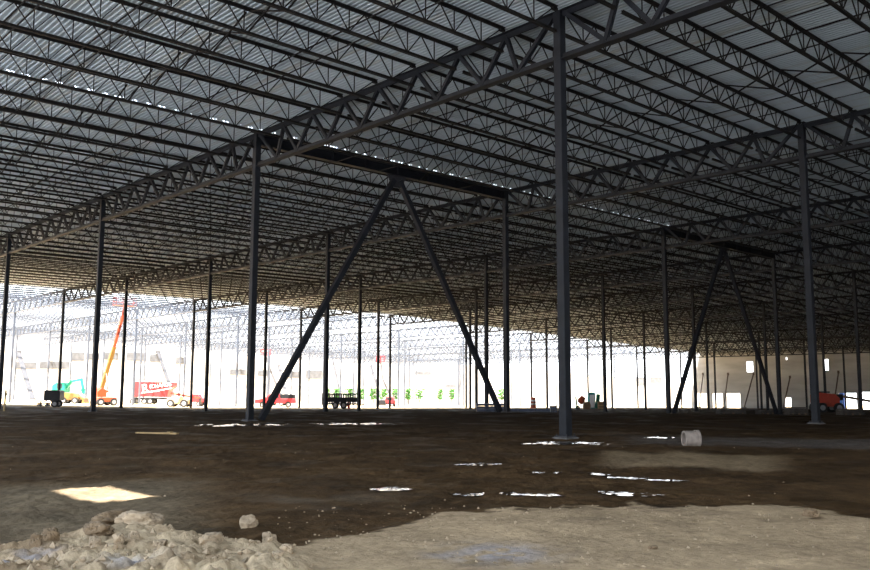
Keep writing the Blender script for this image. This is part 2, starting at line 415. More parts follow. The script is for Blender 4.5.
# ---- joist girders
GD = 1.36
def girder_parts(mt):
    top, bot = MB(), MB(); y0, y1 = .132, SU-.132
    for mb, z, s in ((top, 0, -1), (bot, -GD, 1)):
        mb.box((0, (y0+y1)/2, z+s*.011), (.25, y1-y0, .022))
        for q in (-1, 1): mb.box((q*.028, (y0+y1)/2, z+s*.09), (.02, y1-y0, .15))
    dg = []
    tn = [k*JY for k in range(9)]; bn = [.78*JY]+[(k+.5)*JY for k in range(1, 7)]+[SU-.78*JY]
    tn[0] = .22; tn[8] = SU-.22
    for k in range(8):
        dg.append(((tn[k], -.10), (bn[k], -GD+.10))); dg.append(((bn[k], -GD+.10), (tn[k+1], -.10)))
    ms = []
    for (ya, za), (yb, zb) in dg:
        b_ = MB()
        for q in (-1, 1): b_.bar((q*.04, ya, za), (q*.04, yb, zb), .035, .115, up=(1, 0, 0) if abs(ya-yb) < .05 else (0, 0, 1))
        ms.append(b_.mesh('diagonal', mt))
    return top.mesh('top_chord', mt), bot.mesh('bottom_chord', mt), ms
GM = girder_parts('steel'); GP = girder_parts('pale')
GM1 = merged([GM[0], GM[1]]+GM[2], 'joist_girder'); GP1 = merged([GP[0], GP[1]]+GP[2], 'joist_girder')
for j in range(-1, 10):
    for i in range(-2, 11):
        if j == 9 and i > 8: pass
        base = Vector((j*SV, i*SU, H(j)))
        pts = [base+Vector((0, SU*t, -.6)) for t in (0, .25, .5, .75, 1)]
        if j*SV > WX or not in_view(pts, 130, 130): continue
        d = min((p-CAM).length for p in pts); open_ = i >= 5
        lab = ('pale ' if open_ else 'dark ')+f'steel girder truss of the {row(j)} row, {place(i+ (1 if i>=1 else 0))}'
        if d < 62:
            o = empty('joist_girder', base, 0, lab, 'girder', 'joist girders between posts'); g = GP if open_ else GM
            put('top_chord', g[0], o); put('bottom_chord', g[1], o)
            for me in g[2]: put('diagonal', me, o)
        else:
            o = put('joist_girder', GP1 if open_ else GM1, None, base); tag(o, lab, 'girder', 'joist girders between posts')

# ---- steel posts
CW = .235
for j in range(0, 10):
    for i in range(-2, 11):
        x, y = j*SV, i*SU
        if x > WX: continue
        if not in_view([(x, y, H(j)), (x, y, 5), (x, y, 0)], 120, 100): continue
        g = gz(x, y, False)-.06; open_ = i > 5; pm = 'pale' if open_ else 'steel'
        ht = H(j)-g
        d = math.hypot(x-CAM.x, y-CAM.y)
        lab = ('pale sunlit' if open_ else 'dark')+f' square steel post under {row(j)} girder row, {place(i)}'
        o = empty('steel_post', (x, y, g), 0, lab, 'post', 'steel posts holding the roof')
        b_ = MB(); h_ = CW/2; b_.box((0, 0, ht/2+.01), (CW, CW, ht-.02-.03)); b_.build('shaft', pm, o, bevel=.012)
        b_ = MB(); b_.box((0, 0, ht-.02), (.26, .26, .03)); b_.build('cap_plate', pm, o)
        if d < 100:
            b_ = MB(); b_.box((0, 0, .10), (.40, .40, .035))
            for sx in (-1, 1):
                for sy_ in (-1, 1): b_.tube((sx*.155, sy_*.155, .10), (sx*.155, sy_*.155, .17), .016, n=6)
            b_.build('base_plate', 'plate', o)
            b_ = MB(); b_.box((0, 0, -.1), (.48, .48, .37)); b_.build('pier', 'concrete', o)

# ---- chevron brace frames
for j, which in ((0, 'first'), (2, 'third')):
    xa, xb = j*SV, (j+1)*SV; y = SU
    o = empty('chevron_brace', (xa, y, 0), 0, f'dark steel chevron brace under a header beam starting at the {which} girder row', 'brace', 'chevron braces between posts')
    z0, z1 = H(j)-.01, H(j+1)-.01
    b_ = MB(); zt = z0
    b_.box((SV/2, 0, zt-.02), (SV-.30, .30, .04)); b_.box((SV/2, 0, zt-.44), (SV-.30, .30, .04)); b_.box((SV/2, 0, zt-.23), (SV-.30, .05, .40))
    for k in range(1, 8): b_.box((k*SV/8, 0, zt-.23), (.03, .28, .40))
    b_.build('header_beam', 'steel', o)
    ga, gb = gz(xa, y, False), gz(xb, y, False)
    for (p, q) in (((.50, 0, ga+.05), (SV/2-.16, 0, zt-.66)), ((SV-.50, 0, gb+.05), (SV/2+.16, 0, zt-.66))):
        b_ = MB(); b_.bar(p, q, .22, .22, up=(0, 1, 0)); b_.build('brace_leg', 'steel', o, bevel=.012)
    b_ = MB(); b_.prism([(SV/2-.55, zt-.45), (SV/2+.55, zt-.45), (SV/2+.28, zt-1.0), (SV/2-.28, zt-1.0)], -.02, .02); b_.build('gusset_plate', 'plate', o)

# ---- bridging rods between joists
for j in range(-1, 3):
    for i in range(-1, 3):
        for t, nm in ((.26, 'r'), (.42, 'r'), (.58, 'x'), (.76, 'r')):
            x = (j+t)*SV
            pts = [(x, (i+q)*SU, HTOP) for q in (0, .25, .5, .75, 1)]
            if not in_view(pts, 60, 60): continue
            e0 = .18 if j in (0, 2) and i == 1 else .02; e1 = .18 if j in (0, 2) and i == 0 else .02
            bayn = f'{row(j)} and {row(j+1)} rows' if j >= 0 else 'overhead edge and first row'
            wh = {.26: 'first', .42: 'second', .58: 'middle', .76: 'last'}[t]
            pl = {-1: 'two bays short of', 0: 'one bay short of', 1: 'just past', 2: 'two bays past'}[i]
            if nm == 'r':
                o = empty('bridging_rod', (x, i*SU, HTOP), 0, f'{wh} thin bridging line between {bayn}, {pl} the braces', 'bridging', 'bridging lines across the joists')
                b_ = MB(); b_.bar((0, e0, SEAT-.11), (0, SU-e1, SEAT-.11), .035, .035); b_.build('upper_rod', 'joist', o)
                b_ = MB(); b_.bar((0, e0, SEAT-.74+.13), (0, SU-e1, SEAT-.74+.13), .03, .03); b_.build('lower_rod', 'joist', o)
            else:
                o = empty('cross_bridging', (x, i*SU, HTOP), 0, f'zigzag cross bridging between {bayn}, {pl} the braces', 'bridging', 'cross bridging between joists')
                for k in range(8):
                    u0 = k*JY+(e0+.02 if k == 0 and e0 > .1 else .09); u1 = (k+1)*JY-(e1+.02 if k == 7 and e1 > .1 else .09)
                    b_ = MB(); b_.bar((-.02, u0, SEAT-.1), (-.02, u1, SEAT-.68), .04, .04)
                    b_.bar((.02, u0, SEAT-.68), (.02, u1, SEAT-.1), .04, .04); b_.build('cross_pair', 'joist', o)

# ---------------------------------------------------------------- walls
def wall_with_holes(name, mt, axis, c, a0, a1, zlo, ztop, holes, th=.25):
    """a wall on the plane axis=c from a0 to a1 with rectangular openings (a0,a1,z0,z1)"""
    A = sorted(set([a0, a1]+[v for h in holes for v in h[:2]]+[a0+(a1-a0)*k/24 for k in range(25)]))
    Z = sorted(set([zlo]+[v for h in holes for v in h[2:]]))
    b_ = MB()
    def P(a, z, t): return (c+t, a, z) if axis == 'x' else (a, c+t, z)
    def q(p): b_.poly(p, [(0, 1, 2, 3)])
    def hol(a, z): return any(h[0] < a < h[1] and h[2] < z < h[3] for h in holes)
    for u, v in zip(A, A[1:]):
        zs = Z+[None]
        for k in range(len(Z)):
            lo = (Z[k], Z[k]); hi = (zs[k+1], zs[k+1]) if zs[k+1] is not None else (ztop(u), ztop(v))
            if zs[k+1] is not None and hol((u+v)/2, (lo[0]+hi[0])/2): continue
            for t in (0, th): q([P(u, lo[0], t), P(v, lo[1], t), P(v, hi[1], t), P(u, hi[0], t)])
            if zs[k+1] is None: q([P(u, hi[0], 0), P(v, hi[1], 0), P(v, hi[1], th), P(u, hi[0], th)])
    for h in holes:
        for e in ((h[0], h[0], h[2], h[3]), (h[1], h[1], h[2], h[3])):
            q([P(e[0], e[2], 0), P(e[0], e[2], th), P(e[0], e[3], th), P(e[0], e[3], 0)])
        for z in h[2:]: q([P(h[0], z, 0), P(h[1], z, 0), P(h[1], z, th), P(h[0], z, th)])
    for a in (a0, a1): q([P(a, zlo, 0), P(a, zlo, th), P(a, ztop(a), th), P(a, ztop(a), 0)])
    o = b_.build(name, mt); o['kind'] = 'structure'; return o
def px_hole(x0, x1, y0, y1):
    p, q = on_x(x0, y0, WX), on_x(x1, y1, WX)
    return (min(p.y, q.y), max(p.y, q.y), min(p.z, q.z), max(p.z, q.z))
holes = [px_hole(745.4, 752.8, 361.6, 372), px_hole(821.8, 828.2, 359.2, 370.4), px_hole(784.8, 786.6, 357.2, 359.8), px_hole(784, 791, 397.5, 407)]
zb_ = -4.5
def door(x0, x1, y0): p, q = on_x(x0, y0, WX), on_x(x1, y0, WX); return (min(p.y, q.y), max(p.y, q.y), zb_+.01, p.z)
holes += [door(693.5, 706, 393.3), door(711.4, 722, 393.3), door(725.5, 739.5, 393.2), door(838, 856, 393), door(859, 872, 392)]
zs_all = sorted(set(round(v, 3) for h in holes for v in h[2:]))
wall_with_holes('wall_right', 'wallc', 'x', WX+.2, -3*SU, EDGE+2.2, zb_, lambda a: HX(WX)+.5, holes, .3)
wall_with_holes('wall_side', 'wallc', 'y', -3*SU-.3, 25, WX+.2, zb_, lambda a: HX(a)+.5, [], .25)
# far tilt-up wall with grey reveal bands
wf = MB()
xs = [-60+7.3*k for k in range(60)]
for a, b2 in zip(xs, xs[1:]):
    wf.box(((a+b2)/2, YB+.3, 2), (b2-a-.04, .3, 0)); wf.v = wf.v[:-8]; wf.f = wf.f[:-6]
    t0, t1 = HX(max(57.8, a))+1.0, HX(max(57.8, b2))+1.0
    wf.poly([(a+.02, YB+.15, -7), (b2-.02, YB+.15, -7), (b2-.02, YB+.15, t1), (a+.02, YB+.15, t0), (a+.02, YB+.45, -7), (b2-.02, YB+.45, -7), (b2-.02, YB+.45, t1), (a+.02, YB+.45, t0)],
            [(0, 1, 2, 3), (4, 7, 6, 5), (0, 3, 7, 4), (1, 5, 6, 2), (3, 2, 6, 7)])
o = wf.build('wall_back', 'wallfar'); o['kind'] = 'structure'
tr = MB()
for (x0, x1, y0, y1) in [(16, 36, 362, 369), (40, 69, 361, 369), (72, 84, 352, 361), (86, 99, 353, 360), (103, 118, 352, 360), (127, 146, 352, 361), (150, 161, 354, 362), (176, 186, 357, 364), (230, 246, 369, 375), (258, 270, 370, 376), (285, 299, 371, 378), (306, 322, 370, 379), (415, 431, 371, 375), (445, 456, 384, 388), (636, 646, 377, 386), (650, 662, 377, 384)]:
    p, q = on_y(x0, y0, YB+.05), on_y(x1, y1, YB+.05)
    tr.box(((p.x+q.x)/2, YB+.07, (p.z+q.z)/2), (q.x-p.x, .14, p.z-q.z))
o = tr.build('trim_1', 'strip'); o['kind'] = 'structure'

# props leaning on the back wall and on the right-hand wall
PL = ['beside the green digger', 'behind the red trailer', 'behind the red pickup', 'behind the black fence trailer', 'among the shrubs']
for (xt, yt, xb, yb, w), lab in zip([(18, 352, 33, 394, 1.0), (158, 352, 177, 385, .9), (279, 366, 289, 398, .8), (331, 352, 343, 384, .5), (371, 366, 383, 390, .6)], PL):
    p = on_y(xt, yt, YB); q = on_y(xb, yb, YB-6)
    b_ = MB(); o = empty('wall_prop', (q.x, q.y, gz(q.x, q.y, False)), 0, f'broad pale grey prop leaning on the far sunlit wall, {lab}', 'prop', 'wall props')
    e = Vector(o.location); g_ = Vector((q.x, q.y, e.z))-e
    b_.bar(g_, Vector((p.x, p.y-.1, p.z))-e, w, .2); b_.build('strut', 'prop', o)
    b_ = MB(); b_.box((0, 0, .06), (w*1.4, .8, .3)); b_.build('foot_block', 'concrete', o)
    b_ = MB(); b_.box(Vector((p.x, p.y-.1, p.z))-e, (w*1.2, .3, .5)); b_.build('shoe', 'prop', o)
for (xt, yt, xb, lab) in [(703, 374, 699, 'between the first two doorways'), (728, 374, 723.5, 'between the second and third doorways'), (753.5, 373.5, 744, 'under the lone high window by the doorways'), (790, 377, 783, 'above the small low doorway'), (838.5, 372, 833, 'beside the red boom machine')]:
    p = on_x(xt, yt, WX+.2); q = on_x(xb, 404, WX-5); gq = gz(q.x, q.y, False)
    o = empty('wall_prop', (q.x, q.y, gq), 0, f'thin dark prop on the inner grey wall, {lab}', 'prop', 'wall props')
    e = Vector(o.location)
    b_ = MB(); b_.tube((0, 0, 0.05), p-e, .11, n=8); b_.build('strut', 'propdark', o)
    b_ = MB(); b_.box((0, 0, .05), (.6, .6, .3)); b_.build('foot_block', 'concrete', o)
    b_ = MB(); b_.box(p-e-Vector((.05, 0, 0)), (.1, .35, .5)); b_.build('shoe', 'propdark', o)

# ---------------------------------------------------------------- puddles
plab = ['water puddle at the foot of the tallest post, on its shaded mud side', 'thin water puddle just beyond the tallest post foot', 'long bright puddle by the post and brace foot', 'long bright puddle between the slanting brace legs', 'thin bright puddle line out near the red trailer', 'broken puddle glints by itself in dark mud', 'small puddle closest to the pale sand edge', 'scattered puddle glints in rutted mud short of the brace', 'small puddle glint behind the narrow sand spit', 'thin puddle along a tyre rut near the sand', 'small puddle beside the widest bright puddle', 'widest bright blue-white puddle in the mud', 'thin tan puddle strip past the widest puddle', 'rippled dull puddle against the sand edge', 'faint puddle short of the pipe section']
for (x, y, rx, ry, px, py), lab in zip(PUD, plab):
    d = Vector((x-CAM.x, y-CAM.y)).length
    zs = sorted(gz(x+rx*u*sy+ry*3*v*cy, y-rx*u*cy+ry*3*v*sy) for u in (-.8, -.4, 0, .4, .8) for v in (-.6, 0, .6))
    z = zs[len(zs)*2//5]+.002
    b_ = MB(); n = 40; P = [(0, 0, 0)]
    for k in range(n):
        t = 2*math.pi*k/n; w = 1+.35*N(3*math.cos(t)+x*7, 3*math.sin(t)+y*5)
        u, v = rx*w*math.cos(t), ry*(2.2 if d < 20 else 3.5)*w*math.sin(t)
        P.append((u*sy+v*cy, -u*cy+v*sy, 0))
    b_.poly(P, [(0, 1+k, 1+(k+1) % n) for k in range(n)])
    o = b_.build('puddle', 'water', None, (x, y, z)); tag(o, lab, 'puddle', 'puddles on the mud')
    tl = max(0, (py-389.7)/F-R(1.5))/2
    if tl > 0: o.rotation_mode = 'QUATERNION'; o.rotation_quaternion = Matrix.Rotation(-tl, 3, Vector((x-CAM.x, y-CAM.y, 0)).normalized().cross(Vector((0, 0, 1)))).to_quaternion()

# ---------------------------------------------------------------- rocks
def rock_mesh(name, mt, r, seed, sq=(1, 1, .75), rough=.5):
    bm = bmesh.new(); bmesh.ops.create_icosphere(bm, subdivisions=5, radius=1)
    for v in bm.verts:
        p = v.co.copy(); k = 1+rough*N(p.x*1.1+seed, p.y*1.1, p.z*1.1)+rough*.5*N(p.x*2.6+seed, p.y*2.6, p.z*2.6+4)+rough*.5*(.45-noise.voronoi(p*1.9+Vector((seed, 0, 0)))[0][0])+rough*.3*N(p.x*6, p.y*6+seed, p.z*6)+rough*.15*N(p.x*15, p.y*15, p.z*15+seed)
        q = p*k; m_ = max(abs(q.x), abs(q.y), abs(q.z)); q = q.lerp(q/m_*min(m_, .82) if m_ > .82 else q, .6)
        v.co = Vector((q.x*sq[0], q.y*sq[1], q.z*sq[2]))*r
    me = bpy.data.meshes.new(name); bm.to_mesh(me); bm.free(); me.materials.append(M[mt])
    me.polygons.foreach_set('use_smooth', [True]*len(me.polygons)); return me
rocks = [(249, 527, .095, 'rock', (1.15, .9, .8), 'pale angular rock alone on dark mud past the rubble heap'), (139, 527, .17, 'rock', (1.25, .9, .6), 'largest pale boulder on top of the rubble heap'),
         (117, 523, .17, 'clod', (1.6, .9, .5), 'big brown earth clod behind the largest pale boulder'), (98, 531, .12, 'clod', (1.3, .9, .6), 'brown clod beside the dark hollow of the heap'),
         (50, 541, .075, 'clod', (.9, .8, .9), 'round brown clod on the bluish end of the heap'), (36, 545, .055, 'clod', (.7, .8, 1.1), 'upright brown clod leaning on the round clod'),
         (269, 544, .07, 'rock', (.9, .9, 1), 'blocky pale rock at the far tip of the heap'), (211, 545, .075, 'rock', (1.3, .9, .7), 'flat pale stone midway along the heap crest'),
         (120, 546, .05, 'rock', (1, .9, .9), 'knobbly pale stone beside the blue gravel patch'), (110, 548, .05, 'rock', (1, 1, .8), 'small pale stone below the knobbly stone'),
         (95, 546, .05, 'rock', (1.2, .9, .8), 'small pale stone near the brown clods'), (134, 539, .045, 'rock', (1, 1, .9), 'small grey stone above the blue gravel patch'),
         (146, 522, .06, 'clod', (1.4, 1, .8), 'small brown clod beside the largest boulder, toward the sun patch'), (287, 549, .045, 'rock', (1.1, 1, .8), 'small stone past the blocky pale rock'), (278, 552, .04, 'rock', (1, 1, .8), 'pebble-sized stone under the blocky pale rock'),
         (812, 516, .075, 'clod', (1.1, 1, .7), 'dark clod alone on the pale sand'), (653, 549, .03, 'clod', (1.3, 1, .7), 'tiny dark clod in the middle of the sand'), (160, 550, .05, 'rock', (1.4, 1, .6), 'flat stone behind the blue gravel patch')]
for k, (px, py, r, mt, sq, lab) in enumerate(rocks):
    P = at_z(px, py, 0)
    for _ in range(8):
        P = at_z(px, py, gz(P.x, P.y))
    o = put('boulder' if r > .1 else 'stone', rock_mesh('stone', mt, r, k*3.7, sq), None, (P.x, P.y, gz(P.x, P.y)+r*sq[2]*.45)); o.rotation_euler.z = k*1.3+YAW
    tag(o, lab, 'rock', 'stones and clods')
BO = [(o_.location.x, o_.location.y, max(o_.dimensions)/2+.03) for o_ in col.objects if o_.name.startswith(('boulder', 'stone'))]
pb = MB()
def pebble(x, y, r, z=None):
    P = [Vector(p) for p in ((1, 0, 0), (-1, 0, 0), (0, 1, 0), (0, -1, 0), (0, 0, 1), (0, 0, -1))]
    rot = Matrix.Rotation(random.random()*6, 3, 'Z') @ Matrix.Rotation(random.random()*3, 3, 'X')
    s = Vector((r*(.7+random.random()*.6), r*(.7+random.random()*.6), r*(.5+random.random()*.4)))
    z = gz(x, y)
    pb.poly([rot @ Vector((p.x*s.x, p.y*s.y, p.z*s.z))+Vector((x, y, z+r*.2)) for p in P], [(0, 2, 4), (2, 1, 4), (1, 3, 4), (3, 0, 4), (2, 0, 5), (1, 2, 5), (3, 1, 5), (0, 3, 5)])
for _ in range(900):
    px = random.uniform(-20, 300); d = random.uniform(5.6, 8.6)
    a = math.atan((px-435)/F); x = CAM.x+d*math.cos(YAW-a); y = CAM.y+d*math.sin(YAW-a)
    if any((x-b[0])**2+(y-b[1])**2 < (b[2]*2)**2 for b in BO): continue
    if mound(px, d) > .15: pebble(x, y, random.choice((.008, .012, .012, .018, .03)))
for _ in range(420):
    px = random.uniform(280, 890); d = random.uniform(5.5, 9.6)
    a = math.atan((px-435)/F); x = CAM.x+d*math.cos(YAW-a); y = CAM.y+d*math.sin(YAW-a)
    if any((x-q[0])**2+(y-q[1])**2 < 4*q[2]**2+.3 for q in PUD): continue
    pebble(x, y, random.choice((.005, .007, .01, .014)))
for _ in range(60):
    px = random.uniform(-20, 890); d = random.uniform(9, 22)
    a = math.atan((px-435)/F); x = CAM.x+d*math.cos(YAW-a); y = CAM.y+d*math.sin(YAW-a)
    if any((x-q[0])**2+(y-q[1])**2 < 4*q[2]**2+.3 for q in PUD): continue
    pebble(x, y, random.choice((.008, .012, .016)))
o = pb.build('pebbles', 'rock'); tag(o, 'loose pebbles and crumbs strewn over sand, heap and mud', 'pebbles', kind='stuff')

# pipe section lying in the mud
P = at_z(691, 446, 0); g = gz(P.x, P.y)
o = empty('pipe_section', (P.x, P.y, g), R(-38), 'short pale concrete pipe section lying on its side in the mud', 'pipe')
b_ = MB(); n = 28
prof = [(.17, -.16), (.17, .16), (.125, .16), (.125, -.16)]
P_ = []
for k in range(n):
    t = 2*math.pi*k/n; P_ += [(yy, rr*math.cos(t), rr*math.sin(t)+.16) for rr, yy in prof]
b_.poly(P_, [(k*4+a, k*4+(a+1) % 4, ((k+1) % n)*4+(a+1) % 4, ((k+1) % n)*4+a) for k in range(n) for a in range(4)])
b_.build('barrel', 'pipe', o, bevel=.006)
b_ = MB()
P_ = []
for k in range(n):
    t = 2*math.pi*k/n; P_ += [(yy, rr*math.cos(t), rr*math.sin(t)+.16) for rr, yy in [(.19, .10), (.19, .17), (.168, .17), (.168, .10)]]
b_.poly(P_, [(k*4+a, k*4+(a+1) % 4, ((k+1) % n)*4+(a+1) % 4, ((k+1) % n)*4+a) for k in range(n) for a in range(4)])
b_.build('collar', 'pipe', o)

# ---------------------------------------------------------------- vehicles and site things
def root_at(name, px, D, face, label, cat, group=None):
    """stand a thing on the ground at depth D along the bearing of px; face = heading relative to the line of sight's right hand (degrees)"""
    p = at_d(px, 390, D); z = gz(p.x, p.y, False)
    return empty(name, (p.x, p.y, z), YAW-math.pi/2+R(face), label, cat, group), D/F   # second: metres per pixel there
def wheel(root, x, y, r, w, name='wheel'):
    b_ = MB(); b_.tube((x, y-w/2, r), (x, y+w/2, r), r, n=18); o = b_.build(name, 'rubber', root)
    b_ = MB(); b_.tube((x, y-w/2-.01, r), (x, y+w/2+.01, r), r*.55, n=12); b_.build('hub', 'grey', o)
    return o
# local axes of root: +X = picture right, +Y = away from the viewer
# red pickup truck
o, s = root_at('pickup_truck', 276, 112, 8, 'red pickup truck with dark bed cap parked in sunlight behind the slanting brace', 'pickup truck')
b_ = MB(); b_.prism([(-2.6, .55), (-2.6, 1.05), (-1.35, 1.15), (-.75, 1.75), (.45, 1.78), (.6, 1.15), (2.55, 1.15), (2.6, .55)], -.9, .9); b_.build('body', 'red', o, bevel=.05)
for y0 in (-.92, .90): one('side_window', 'glass', lambda m_: m_.prism([(-1.1, 1.2), (-.68, 1.65), (-.2, 1.66), (-.2, 1.2)], y0, y0+.02), o); one('side_window', 'glass', lambda m_: m_.prism([(-.12, 1.2), (-.12, 1.66), (.38, 1.67), (.45, 1.2)], y0, y0+.02), o)
one('bed_cap', 'black', lambda m_: m_.prism([(.62, 1.16), (.55, 1.72), (2.45, 1.70), (2.56, 1.16)], -.86, .86), o, bevel=.03)
one('windscreen', 'glass', lambda m_: m_.prism([(-1.38, 1.16), (-.8, 1.72), (-.78, 1.70), (-1.34, 1.14)], -.75, .75), o)
one('door_emblem', 'white', lambda m_: m_.box((-.35, -.915, .95), (.38, .02, .3)), o)
one('bumper', 'grey', lambda m_: m_.box((-2.66, 0, .62), (.14, 1.8, .2)), o)
for x in (-1.65, 1.6):
    for y in (-.82, .82): wheel(o, x, y, .38, .26)
# red box trailer with lettering
o, s = root_at('box_trailer', 153.5, 143.5, 0, 'long red box trailer with white lettering standing in the sunlit yard', 'trailer')
one('cargo_box', 'red', lambda m_: m_.prism([(-3.05, 1.25), (-3.05, 3.75), (3.25, 3.60), (3.25, 2.9), (2.45, 2.25), (2.30, 1.18)], 0, 2.4), o, bevel=.03)
one('front_cab', 'grey', lambda m_: m_.box((-3.55, 1.2, 2.4), (.5, 2.2, 2.6)), o)
one('chassis', 'black', lambda m_: (m_.box((-.6, 1.2, .95), (5.6, 1.6, .25)), m_.box((-1., 1.2, .6), (.3, 2, .5))), o)
for x in (-3.4, -1.5, -.5):
    for y in (.15, 2.25): wheel(o, x, y, .5, .3)
def text(root, s_, size, loc, name, mt, tilt=0):
    cu = bpy.data.curves.new('lettering', 'FONT'); cu.body = s_; cu.size = size; cu.extrude = .01; cu.offset = .006*size
    t = bpy.data.objects.new('lettering', cu); col.objects.link(t)
    dg = bpy.context.evaluated_depsgraph_get(); me = bpy.data.meshes.new_from_object(t.evaluated_get(dg)); bpy.data.objects.remove(t)
    me.materials.clear(); me.materials.append(M[mt]); q = put(name, me, root, loc); q.rotation_euler = (R(90), tilt, 0); return q
text(o, 'R', 1.9, (-1.9, -.03, 1.95), 'lettering', 'white', R(-7))
text(o, 'ICHARDS', .86, (-.62, -.03, 2.62), 'lettering', 'white', R(-7))
one('flourish', 'white', lambda m_: m_.prism([(-2.0, 1.95), (.3, 2.28), (3.0, 2.75), (3.0, 2.62), (.4, 2.08), (-1.9, 1.82)], -.03, -.01), o)
# orange boom lift with long raised boom
o, s = root_at('boom_lift', 104, 93, 0, 'orange boom lift raising a long boom and platform above the open roof frame', 'boom lift')
k_ = .885*(82.87-CAM.y)/ray(104, 390).y/93; o.scale = (k_, k_, k_); o.rotation_euler.z = 0; q_ = at_d(104, 390, (82.87-CAM.y)/ray(104, 390).y); o.location = (q_.x, q_.y, gz(q_.x, q_.y, False))
one('chassis', 'orange', lambda m_: (m_.box((.1, 0, .75), (2.3, 2.0, .5)),), o, bevel=.05)
for x in (-.75, .85):
    for y in (-.95, .95): wheel(o, x, y, .45, .35)
one('turntable', 'orange', lambda m_: m_.prism([(-1.1, 1.05), (-1.15, 1.7), (-.6, 2.2), (.2, 1.75), (1.2, 1.7), (1.2, 1.05)], -.9, .9), o, bevel=.05)
one('engine_cover', 'white', lambda m_: m_.box((.55, -.93, 1.35), (1.1, .06, .45)), o)
A = Vector((-.35, 0, 1.9)); B = Vector((1.0, 0, 7.1)); C_ = Vector((2.2, 0, 12.3))
one('lower_boom', 'yellow', lambda m_: m_.bar(A, B, .42, .42, up=(0, 1, 0)), o); one('upper_boom', 'orange', lambda m_: m_.bar(B-(B-A)*.06, C_, .30, .30, up=(0, 1, 0)), o)
one('lift_cylinder', 'grey', lambda m_: m_.tube((.35, -.25, 1.7), (.1, -.25, 3.9), .08), o)
def basket(m_):
    m_.box((2.1, 0, 12.32), (2.6, .9, .12))
    for z in (12.75, 13.2): [m_.bar(p, q, .05, .05) for p, q in (((.8, -.5, z), (3.4, -.5, z)), ((.8, .5, z), (3.4, .5, z)), ((.8, -.5, z), (.8, .5, z)), ((3.4, -.5, z), (3.4, .5, z)))]
    for x in (.8, 2.1, 3.4): [m_.bar((x, y, 12.3), (x, y, 13.2), .05, .05) for y in (-.5, .5)]
one('platform', 'redorange', basket, o)
# two more boom lifts far off
for px, yt, dx, D, lab in ((268, 356, -4.2, 150, 'pale distant boom lift with red platform above the red pickup'), (378, 362, -2.6, 163, 'pale distant boom lift with red platform above the shrubs')):
    o, s = root_at('boom_lift', px+10, D, 0, lab, 'boom lift')
    h_ = (389.7-yt)*s+1.2-o.location.z
    one('chassis', 'grey', lambda m_: m_.box((0, 0, .8), (2.2, 2, .6)), o, bevel=.05)
    for x in (-.8, .8):
        for y in (-.9, .9): wheel(o, x, y, .45, .35)
    one('turntable', 'grey', lambda m_: m_.box((.2, 0, 1.4), (1.9, 1.7, .7)), o, bevel=.05)
    one('lower_boom', 'prop', lambda m_: m_.bar((.6, 0, 1.7), (-1., 0, h_*.6), .4, .4, up=(0, 1, 0)), o)
    one('upper_boom', 'prop', lambda m_: m_.bar((-1., 0, h_*.6), (dx*.55, 0, h_), .3, .3, up=(0, 1, 0)), o)
    def bk(m_):
        x0 = dx*.55
        m_.box((x0, 0, h_), (1.5, .9, .12))
        for z in (h_+.5, h_+1.05):
            for y in (-.45, .45): m_.bar((x0-.75, y, z), (x0+.75, y, z), .09, .09)
        for x in (-.75, 0, .75):
            for y in (-.45, .45): m_.bar((x0+x, y, h_), (x0+x, y, h_+1.05), .09, .09)
    one('platform', 'red', bk, o)
# black tool trailer
o, s = root_at('tool_trailer', 54.5, 74, 10, 'black box trailer on small wheels parked under the roof edge', 'trailer')
one('box_body', 'black', lambda m_: m_.box((0, 0, .95), (1.28, 1.6, .75)), o, bevel=.03)
one('lid', 'black', lambda m_: m_.prism([(-.68, 1.32), (-.5, 1.45), (.5, 1.45), (.68, 1.32)], -.84, .84), o)
one('tongue', 'black', lambda m_: (m_.bar((-.6, -.3, .5), (-1.1, 0, .45), .08, .08), m_.tube((-1.05, 0, .05), (-1.05, 0, .55), .04)), o)
for y in (-.7, .7): wheel(o, .25, y, .3, .2)
# low flat trolley
o, s = root_at('flat_trolley', 44.5, 78, 6, 'low brown flat trolley in front of the black box trailer', 'trolley')
one('deck_board', 'wood', lambda m_: m_.box((0, 0, .28), (.95, .7, .1)), o)
for x in (-.35, .35):
    for y in (-.3, .3): wheel(o, x, y, .12, .08)
# green excavator and yellow loader
o, s = root_at('excavator', 64, 135, 0, 'green excavator with bent arm beyond the black box trailer', 'excavator')
one('upper_body', 'green', lambda m_: m_.prism([(-1.5, 1.3), (-1.5, 2.6), (-.9, 3.0), (.2, 3.0), (.5, 2.2), (.5, 1.3)], -1, 1), o, bevel=.05)
one('cab_window', 'glass', lambda m_: m_.box((-.3, -1.02, 2.5), (.8, .04, .7)), o)
one('boom', 'green', lambda m_: (m_.bar((.2, 0, 2.0), (1.2, 0, 3.3), .4, .45, up=(0, 1, 0)), m_.bar((1.1, 0, 3.2), (2.75, 0, 3.55), .35, .4, up=(0, 1, 0))), o)
one('stick', 'green', lambda m_: m_.bar((2.6, 0, 3.7), (3.0, 0, 1.9), .35, .35, up=(0, 1, 0)), o)
one('bucket', 'green', lambda m_: m_.prism([(2.7, 2.0), (3.3, 2.1), (3.5, 1.6), (3.2, 1.2), (2.9, 1.5)], -.4, .4), o)
for y in (-.95, .95): one('track', 'rubber', lambda m_: m_.prism([(-1.7, .4), (-1.4, .8), (1.0, .8), (1.3, .4), (1.0, .0), (-1.4, .0)], y-.25, y+.25), o)
o, s = root_at('wheel_loader', 74, 112, 0, 'low yellow wheel loader below the green excavator arm', 'loader')
one('body', 'yellow', lambda m_: m_.prism([(-1.5, .5), (-1.6, 1.2), (-.9, 1.45), (.3, 1.35), (.9, .9), (.9, .5)], -.7, .7), o, bevel=.04)
